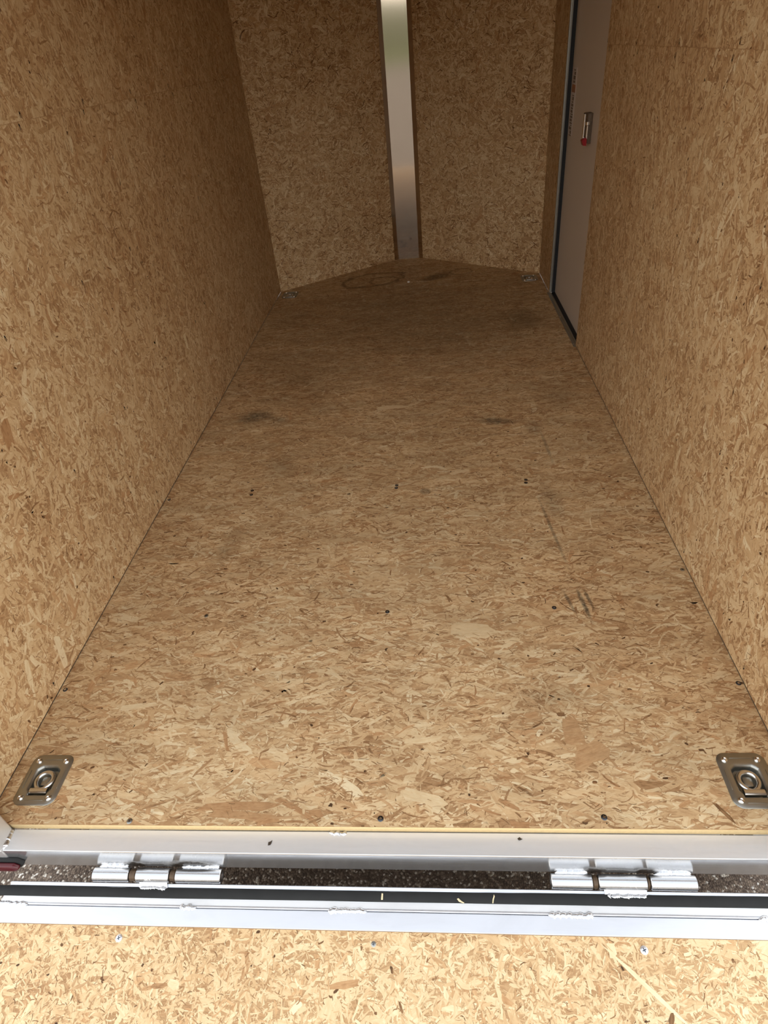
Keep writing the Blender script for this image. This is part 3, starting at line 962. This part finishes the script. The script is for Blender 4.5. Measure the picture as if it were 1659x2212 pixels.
box('sill_tube', sl((-0.803, -0.0472, -0.084)), sl((0.803, -0.0006, -0.0184)), M['sill'], sill, 0.0016, 2)
box('light_block_member', sl((-0.80, 0.135, -0.33)), sl((0.80, 0.165, -0.0190)), M['skin'], sill)  # unseen bar added to block light from under the trailer
weld_bead('weld_bead', sl((-0.8015, -0.001, -0.018)), sl((-0.8015, -0.044, -0.018)), 0.0065, sill, 5, up=(1, 0, 1))
weld_bead('weld_bead', sl((0.8015, -0.001, -0.018)), sl((0.8015, -0.044, -0.018)), 0.0065, sill, 6, up=(-1, 0, 1))
weld_bead('weld_bead', sl((-0.100, -0.0035, -0.0185)), sl((-0.063, -0.004, -0.0185)), 0.0060, sill, 9)
weld_bead('weld_bead', sl((-0.855, -0.049, -0.019)), sl((-0.805, -0.0485, -0.0195)), 0.004, sill, 12, up=(0, -1, 0.4))

# ------------------------------------------------------------------ the lowered ramp door
TH = math.radians(10.5)
ramp = empty('ramp_door', (0, -0.073, -0.095), (TH, 0, 0))
tag(ramp, 'lowered rear ramp door with strand-board deck, aluminium frame and black rubber seal', 'ramp')
RL = 1.86          # length; local -y runs down the ramp, local z is its face


def rprism(name, prof, x0, x1, m, parent=ramp, bev=0):
    bm = bmesh.new()
    bm_prism(bm, [(-s, z) for s, z in prof], x0, x1, lambda u, v, n: (n, u, v))
    return from_bm(name, bm, m, parent)


# flange that carries the seal: bright lip, channel, mitred ends
bm = bmesh.new()
top = [(-0.8005, 0.0036), (0.803, 0.0036), (0.812, 0.0425), (-0.8110, 0.0425)]
vt = [bm.verts.new((x, -s, 0.0)) for x, s in top]
vb = [bm.verts.new((x, -s, -0.006)) for x, s in top]
bm.faces.new(vt); bm.faces.new(vb[::-1])
for i in range(4):
    bm.faces.new([vt[i], vb[i], vb[(i + 1) % 4], vt[(i + 1) % 4]])
bmesh.ops.bevel(bm, geom=bm.edges[:], offset=0.0012, segments=2, profile=0.5, affect='EDGES')
from_bm('seal_flange', bm, M['alu'], ramp)
lip = [(0.0030, -0.0045), (0.0030, 0.0006), (0.0042, 0.0017), (0.0100, 0.0010), (0.0112, -0.0002), (0.0112, -0.0045)]
bm = bmesh.new()
bm_prism(bm, [(-s, z) for s, z in lip], -0.8010, 0.8035, lambda u, v, n: (n, u, v))
from_bm('flange_lip', bm, M['alu_bright'], ramp)
# rounded joint ridge, then the frame tube
rg_prof = [(0.0415, -0.004), (0.0415, 0.0004), (0.0425, 0.0018), (0.0442, 0.0022), (0.0458, 0.0016), (0.0464, 0.0004), (0.0464, -0.004)]
rprism('joint_ridge', rg_prof, -0.835, 0.835, M['alu_bright'])
tb = [(0.0472, -0.030), (0.0472, 0.0012), (0.0482, 0.0024), (0.0780, 0.0024), (0.0792, 0.0012), (0.0792, -0.030)]
ft = rprism('top_rail', tb, -0.840, 0.840, M['alu_bright'])
for a, b, sd in ((-0.84, -0.745, 21), (-0.412, -0.376, 22), (-0.100, -0.022, 23), (0.338, 0.424, 24), (0.730, 0.80, 25)):
    weld_bead('weld_bead', (a, -0.0462, 0.0022), (b, -0.0462, 0.0022), 0.0058, ft, sd, flat=0.45)
for sx in (-1, 1):
    lo, hi = sorted((sx * 0.800, sx * 0.840))
    box('side_rail', (lo, -RL, -0.030), (hi, -0.0794, 0.0022), M['alu_bright'], ramp, 0.002)
box('end_rail', (-0.80, -RL, -0.030), (0.80, -RL + 0.035, 0.0022), M['alu_bright'], ramp, 0.002)
ramp_extra = [(0.50, -0.155, 0.16, 0.007, -0.75, 0.92, 0.1), (-0.06, -0.165, 0.06, 0.011, 0.15, 0.36, 0.95),
              (0.53, -0.20, 0.018, 0.008, 1.2, 0.10, 0.6), (0.05, -0.195, 0.016, 0.004, -1.2, 0.12, 0.6), (-0.42, -0.175, 0.030, 0.010, 0.1, 0.3, 0.9)]
deck = board('deck_board', (0, 0, 0), (1, 0, 0), (0, 1, 0), [[(-0.800, -RL + 0.035), (0.800, -RL + 0.035), (0.800, -0.0795), (-0.800, -0.0795)]],
             M['osb_ramp'], 61, density=40000, thick=0.016, bias=0.0, sigma=0.9, free=0.65, size=0.56, aspect=0.15, extra=ramp_extra,
             parent=ramp, light=0.05, spread=0.075, brown=(0.40, 0.58), edge_m=M['board_edge'], base_tone=0.36, dens_fn=lambda x, y: np.where(y < -0.55, 0.25, 1.0))
for x, s, mm, r_, lb in ((-0.525, 0.101, 'screw_white', 0.0068, 'pale zinc screw'), (0.507, 0.0995, 'screw_white', 0.0072, 'pale zinc screw'),
                         (-0.005, 0.1006, 'zinc', 0.0050, 'dull blue-grey sunken screw')):
    screw('screw', ramp, x, -s, M[mm], r_, 0.0005, 0.4, lb)
# rubber seal: soft strip that wanders a little, curling at its left end
bm = bmesh.new()
rings = []
n = 150
for i in range(n + 1):
    x = -0.832 + 1.655 * i / n
    wv = 0.0013 * mnoise.noise(Vector((x * 4.0, 1.3, 0))) + 0.0005 * mnoise.noise(Vector((x * 17, 5.0, 0)))
    w2 = 0.0010 * mnoise.noise(Vector((x * 5.0, 9.3, 0)))
    s0 = 0.0108 - 0.0028 * max(0, (x + 0.2)) + wv
    s1 = 0.0302 - 0.0015 * (x + 0.8) / 1.6 + w2
    droop = -0.0015 if x < -0.815 else 0.0
    prof = [(s0, 0.0), (s0 + 0.0006, 0.0026), (s0 + 0.0022, 0.0040), ((s0 + s1) / 2, 0.0046), (s1 - 0.0022, 0.0040), (s1 - 0.0006, 0.0026), (s1, 0.0)]
    rings.append([bm.verts.new((x, -s, z + droop + 0.0002)) for s, z in prof])
for a, b in zip(rings, rings[1:]):
    for i in range(6):
        bm.faces.new([a[i], a[i + 1], b[i + 1], b[i]])
    bm.faces.new([a[6], a[0], b[0], b[6]])
bm.faces.new(rings[0]); bm.faces.new(rings[-1][::-1])
from_bm('rubber_seal', bm, M['rubber'], ramp, True, math.radians(50))['label'] = 'black rubber seal'

# ------------------------------------------------------------------ hinges between sill and ramp
HYC, HZC, HR = -0.0625, -0.0885, 0.0140


def tube_x(bm, x0, x1, r, ri, seg=28):
    prof = [(ri, x0), (r - 0.0012, x0), (r, x0 + 0.0012), (r, x1 - 0.0012), (r - 0.0012, x1), (ri, x1)]
    bm_lathe(bm, prof + [prof[0]], seg, lambda a, b, h: (h, a, b))


def make_hinge(xc, segs, label):
    h = empty('ramp_hinge', (xc, HYC, HZC))
    tag(h, label, 'hinge', 'hinges between the sill and the ramp')
    for i, (a, b) in enumerate(segs):
        bm = bmesh.new()
        tube_x(bm, a - xc, b - xc, HR, 0.0075)
        from_bm('barrel', bm, M['barrel'], h, True, math.radians(40))
    bm = bmesh.new()
    tube_x(bm, segs[0][0] - xc + 0.003, segs[2][1] - xc - 0.003, 0.0072, 0.002)
    from_bm('pin', bm, M['rust'], h, True, math.radians(40))['label'] = 'greasy brown hinge pin'
    for q in (0, 1):      # greasy washers in the two gaps
        bm = bmesh.new()
        g0, g1 = segs[q][1] - xc, segs[q + 1][0] - xc
        tube_x(bm, g0 + 0.001, g1 - 0.001, 0.0118 - 0.001 * q, 0.0076)
        from_bm('washer', bm, M['rust'], h, True, math.radians(40))
    for q, (a, b) in enumerate((segs[0], segs[2])):
        weld_bead('weld_bead', (a - xc + 0.010, 0.0130, 0.0085), (b - xc - 0.008, 0.0130, 0.0085), 0.0062, h, 31 + q + int(xc * 10), up=(0, -0.6, 1))
    # tab from the middle barrel down onto the ramp flange
    a, b = segs[1]
    bm = bmesh.new()
    m0, m1 = a - xc + 0.008, b - xc - 0.006
    bm_prism(bm, [(m0, 0.0), (m1, 0.0), (m1 + 0.006, -0.024), (m0 + 0.002, -0.024)], -0.006, 0.0,
             lambda u, v, n: (u, v - 0.0015, 0.0085 + n + v * 0.70))
    tab = from_bm('hinge_tab', bm, M['weld'], h)
    weld_bead('weld_bead', (m0 + 0.001, -0.0085, 0.0060), (m1 - 0.001, -0.0085, 0.0060), 0.0055, tab, 41 + int(xc * 10), up=(0, -0.7, 1))
    weld_bead('weld_bead', (m0 + 0.004, -0.0235, -0.0060), (m1 + 0.004, -0.0235, -0.0060), 0.0045, tab, 51 + int(xc * 10), up=(0, -0.2, 1))
    return h


make_hinge(-0.475, [(-0.6155, -0.535), (-0.519, -0.446), (-0.4315, -0.333)], 'welded aluminium hinge with brown grease, left one under the sill')
make_hinge(0.490, [(0.3505, 0.431), (0.443, 0.5365), (0.5435, 0.632)], 'welded aluminium hinge under the sill, nearer the right end of the ramp')

# ------------------------------------------------------------------ tail light below the left end of the sill
tl = empty('tail_light', (-0.87, -0.048, -0.075))
tag(tl, 'dark red bar-shaped tail light in black rubber at the left end of the sill', 'light')


def hexbar(x0, x1, z0, z1, c):
    zc = (z0 + z1) / 2
    return [(x0, zc), (x0 + c, z0), (x1 - c, z0), (x1, zc), (x1 - c, z1), (x0 + c, z1)]


bm = bmesh.new()
bm_prism(bm, hexbar(-0.11, 0.1015, -0.001, 0.028, 0.012), 0.0, -0.008, lambda u, v, n: (u, n, v))
bmesh.ops.bevel(bm, geom=bm.edges[:], offset=0.002, segments=2, profile=0.5, affect='EDGES')
from_bm('housing', bm, M['rubber'], tl, True, math.radians(40))
bm = bmesh.new()
bm_prism(bm, hexbar(-0.102, 0.0955, 0.002, 0.0245, 0.010), -0.008, -0.019, lambda u, v, n: (u, n, v))
bmesh.ops.bevel(bm, geom=bm.edges[:], offset=0.004, segments=3, profile=0.5, affect='EDGES')
from_bm('lens', bm, M['red_lens'], tl, True, math.radians(40))['label'] = 'dark red lens'


# ------------------------------------------------------------------ recessed tie-down rings
def make_ring(x, y, label):
    """square plate with a pressed recess, flip-up ring, ring clip and four screws"""
    t = empty('tie_down_ring', (x, y, 0.0))
    tag(t, label, 'tie-down', 'recessed tie-down rings in the corners of the floor')
    pw, ph = 0.0500, 0.0610
    seg = 48
    # outline rays: angle -> outer rounded rectangle, recess outline (flat towards the rear, round towards the nose)
    outer = rounded(-pw, -ph, pw, ph, 0.020, 11)
    k = len(outer)

    def recess(f, drop=0.0):
        pts = []
        for ox, oy in outer:
            a = math.atan2(oy, ox)
            c_, s_ = math.cos(a), math.sin(a)
            R = 0.0345 * f
            # distance along the ray to a D shape: circle about (0, 0.008), straight flank to y = -0.040
            best = None
            lo_, hi_ = 0.0, 0.08
            for _ in range(24):
                md = (lo_ + hi_) / 2
                px, py = md * c_, md * s_
                yc = 0.0
                ins = px * px + py * py < R * R or (abs(px) < 0.0215 * (1 + (f - 1) * 0.7) and -0.0365 * (1 + (f - 1) * 0.5) < py < -0.012)
                lo_, hi_ = (md, hi_) if ins else (lo_, md)
            pts.append((lo_ * c_, lo_ * s_))
        return pts
    levels = [(outer, 0.0002), (outer, 0.0016), ([(u * 0.985, v * 0.985) for u, v in outer], 0.0024),
              (recess(1.20), 0.0027), (recess(1.12), 0.0023), (recess(1.05), 0.0008), (recess(0.98), -0.0035), (recess(0.93), -0.0120), (recess(0.88), -0.0140)]
    bm = bmesh.new()
    rings = [[bm.verts.new((u, v, z)) for u, v in pts] for pts, z in levels]
    for a, b in zip(rings, rings[1:]):
        for i in range(k):
            j = (i + 1) % k
            bm.faces.new([a[i], a[j], b[j], b[i]])
    # floor of the pan with a round boss in the middle
    c0 = (0.0, 0.0)
    boss = []
    for ox, oy in outer:
        a = math.atan2(oy, ox)
        boss.append((c0[0] + 0.0132 * math.cos(a), c0[1] + 0.0132 * math.sin(a)))
    for r_, z in ((1.0, -0.0140), (0.94, -0.0070), (0.80, -0.0058)):
        rings.append([bm.verts.new((c0[0] + (u - c0[0]) * r_, c0[1] + (v - c0[1]) * r_, z)) for u, v in boss])
        a, b = rings[-2], rings[-1]
        for i in range(k):
            j = (i + 1) % k
            bm.faces.new([a[i], a[j], b[j], b[i]])
    ctr = bm.verts.new((c0[0], c0[1], -0.0064))
    for i in range(k):
        bm.faces.new([rings[-1][i], rings[-1][(i + 1) % k], ctr])
    plate = from_bm('plate', bm, M['zinc'], t, True, math.radians(50))
    # raised ribs along the four sides and pressed lettering-like marks are left as ribs
    for (rx0, ry0, rx1, ry1) in ((-0.022, 0.0478, 0.022, 0.0498), (-0.022, -0.0505, 0.022, -0.0485), (0.0405, -0.022, 0.0425, 0.022), (-0.0425, -0.022, -0.0405, 0.022)):
        bm = bmesh.new()
        bm_box(bm, (rx0, ry0, 0.0020), (rx1, ry1, 0.0034), 0.0006, 2)
        from_bm('rib', bm, M['zinc'], plate, True, math.radians(40))
    # ring: flattened loop lying in the pan
    bm = bmesh.new()
    nr, nt = 40, 12
    rv = []
    for i in range(nr):
        a = 2 * PI * i / nr
        R = 0.0192
        cx, cy = R * math.cos(a), R * math.sin(a)
        if cy < -0.013:
            cx *= 1.0
            cy = -0.013 - (abs(cy) - 0.013) * 1.5
        rv.append([bm.verts.new((cx + 0.0052 * math.cos(2 * PI * q / nt) * math.cos(a), 0.0 + cy + 0.0052 * math.cos(2 * PI * q / nt) * math.sin(a),
                                 -0.0030 + 0.0052 * math.sin(2 * PI * q / nt))) for q in range(nt)])
    for i in range(nr):
        a, b = rv[i], rv[(i + 1) % nr]
        for q in range(nt):
            bm.faces.new([a[q], b[q], b[(q + 1) % nt], a[(q + 1) % nt]])
    from_bm('ring', bm, M['chrome_dull'], t, True)
    # clip bent over the straight side of the ring
    bm = bmesh.new()
    prof = [(-0.0330, -0.004), (-0.0330, 0.0010), (-0.0315, 0.0034), (-0.0285, 0.0046), (-0.0240, 0.0046), (-0.0210, 0.0034), (-0.0195, 0.0008), (-0.0195, -0.004)]
    bm_prism(bm, prof, -0.0205, 0.0205, lambda u, v, n: (n, u, v))
    from_bm('ring_clip', bm, M['chrome_dull'], t, True, math.radians(50))
    for sx in (-1, 1):
        for sy in (-1, 1):
            px, py, r = sx * 0.0335, sy * 0.0445, 0.0072
            bm = bmesh.new()
            bm_lathe(bm, [(r, 0.0022), (r, 0.0030), (r * 0.90, 0.0052), (r * 0.62, 0.0068), (r * 0.34, 0.0074), (r * 0.22, 0.0058), (0.0, 0.0052)], 18,
                     lambda a, b, h, px=px, py=py: (px + a, py + b, h))
            from_bm('screw', bm, M['chrome'], t, True, math.radians(50))
    return t


M['chrome_dull'] = metal('polished_zinc', (0.66, 0.65, 0.62), 0.24, (30, 30, 30), 0.05, 1.0, 0.02, 0.08)
proto = make_ring(RINGS[0][0], RINGS[0][1], 'recessed steel tie-down ring in the floor corner by the left end of the sill')
labels = ['recessed steel tie-down ring in the floor corner by the right end of the sill',
          'small-looking tie-down ring in the far left floor corner at the nose wall',
          'small-looking tie-down ring in the far right floor corner before the side door']
for (x, y), lb in zip(RINGS[1:], labels):
    c = proto.copy()
    COL.objects.link(c)
    c.location = (x, y, 0)
    c['label'] = lb
    for ch in list(proto.children):
        d = ch.copy()
        COL.objects.link(d)
        d.parent = c
        for g in list(ch.children):
            e = g.copy()
            COL.objects.link(e)
            e.parent = d

# ------------------------------------------------------------------ small litter
def scrap(name, pts, th, m, loc, rot, label, cat, group=None):
    bm = bmesh.new()
    bm_prism(bm, pts, 0.0, th, lambda u, v, n: (u, v, n))
    bmesh.ops.bevel(bm, geom=bm.edges[:], offset=th * 0.25, segments=1, profile=0.5, affect='EDGES')
    o = from_bm(name, bm, m)
    o.location = loc
    o.rotation_euler = rot
    return tag(o, label, cat, group)


leafp = [(-0.006, -0.002), (-0.001, -0.0035), (0.002, -0.001), (0.0055, 0.004), (0.001, 0.0025), (-0.003, 0.004)]
scrap('leaf_scrap', leafp, 0.0012, M['leaf'], (-0.221, -0.026, -0.0182), (0, 0, 0.5), 'dark leaf crumb on the sill left of its middle weld', 'leaf scrap', 'leaf crumbs on the sill')
scrap('leaf_scrap', [(u * 0.8, v * 0.9) for u, v in leafp], 0.0012, M['leaf'], (0.292, -0.0135, -0.0182), (0, 0, -0.6),
      'dark leaf crumb on the sill against the floor edge, right of centre', 'leaf scrap', 'leaf crumbs on the sill')


def on_ramp(x, s, z):
    v = Matrix.Rotation(TH, 3, 'X') @ Vector((x, -s, z))
    return v + Vector((0, -0.073, -0.095))


scrap('straw_bit', [(-0.0018, -0.0058), (0.0018, -0.0055), (0.0016, 0.0056), (-0.0016, 0.0058)], 0.0014, M['splinter'], on_ramp(0.0096, 0.0208, 0.0047), (TH, 0, -0.05),
      'short pale straw bit lying across the middle of the black seal', 'straw', 'straw bits on the seal')
scrap('straw_bit', [(-0.003, -0.008), (-0.0012, -0.0085), (0.0008, -0.002), (0.004, 0.003), (0.0028, 0.007), (0.0012, 0.003), (-0.0012, -0.001)], 0.0012, M['splinter'],
      on_ramp(0.2326, 0.0205, 0.0047), (TH, 0, 0.1), 'crooked pale straw bit on the black seal, right of the short one', 'straw', 'straw bits on the seal')
scrap('straw_bit', [(-0.008, 0.003), (-0.003, -0.001), (0.006, -0.002), (0.008, -0.0005), (0.001, 0.0012), (-0.005, 0.005)], 0.0012, M['splinter'],
      on_ramp(0.1677, 0.0268, 0.0043), (TH, 0, -0.2), 'thin pale straw bit at the lower edge of the black seal', 'straw', 'straw bits on the seal')
scrap('paint_chip', [(-0.009, -0.010), (0.007, -0.009), (0.010, 0.006), (-0.003, 0.011)], 0.007, M['white_chip'], (0.004, 3.587, 0.0005), (0, 0, 0.3),
      'tiny white chip on the floor in front of the nose strip', 'chip')
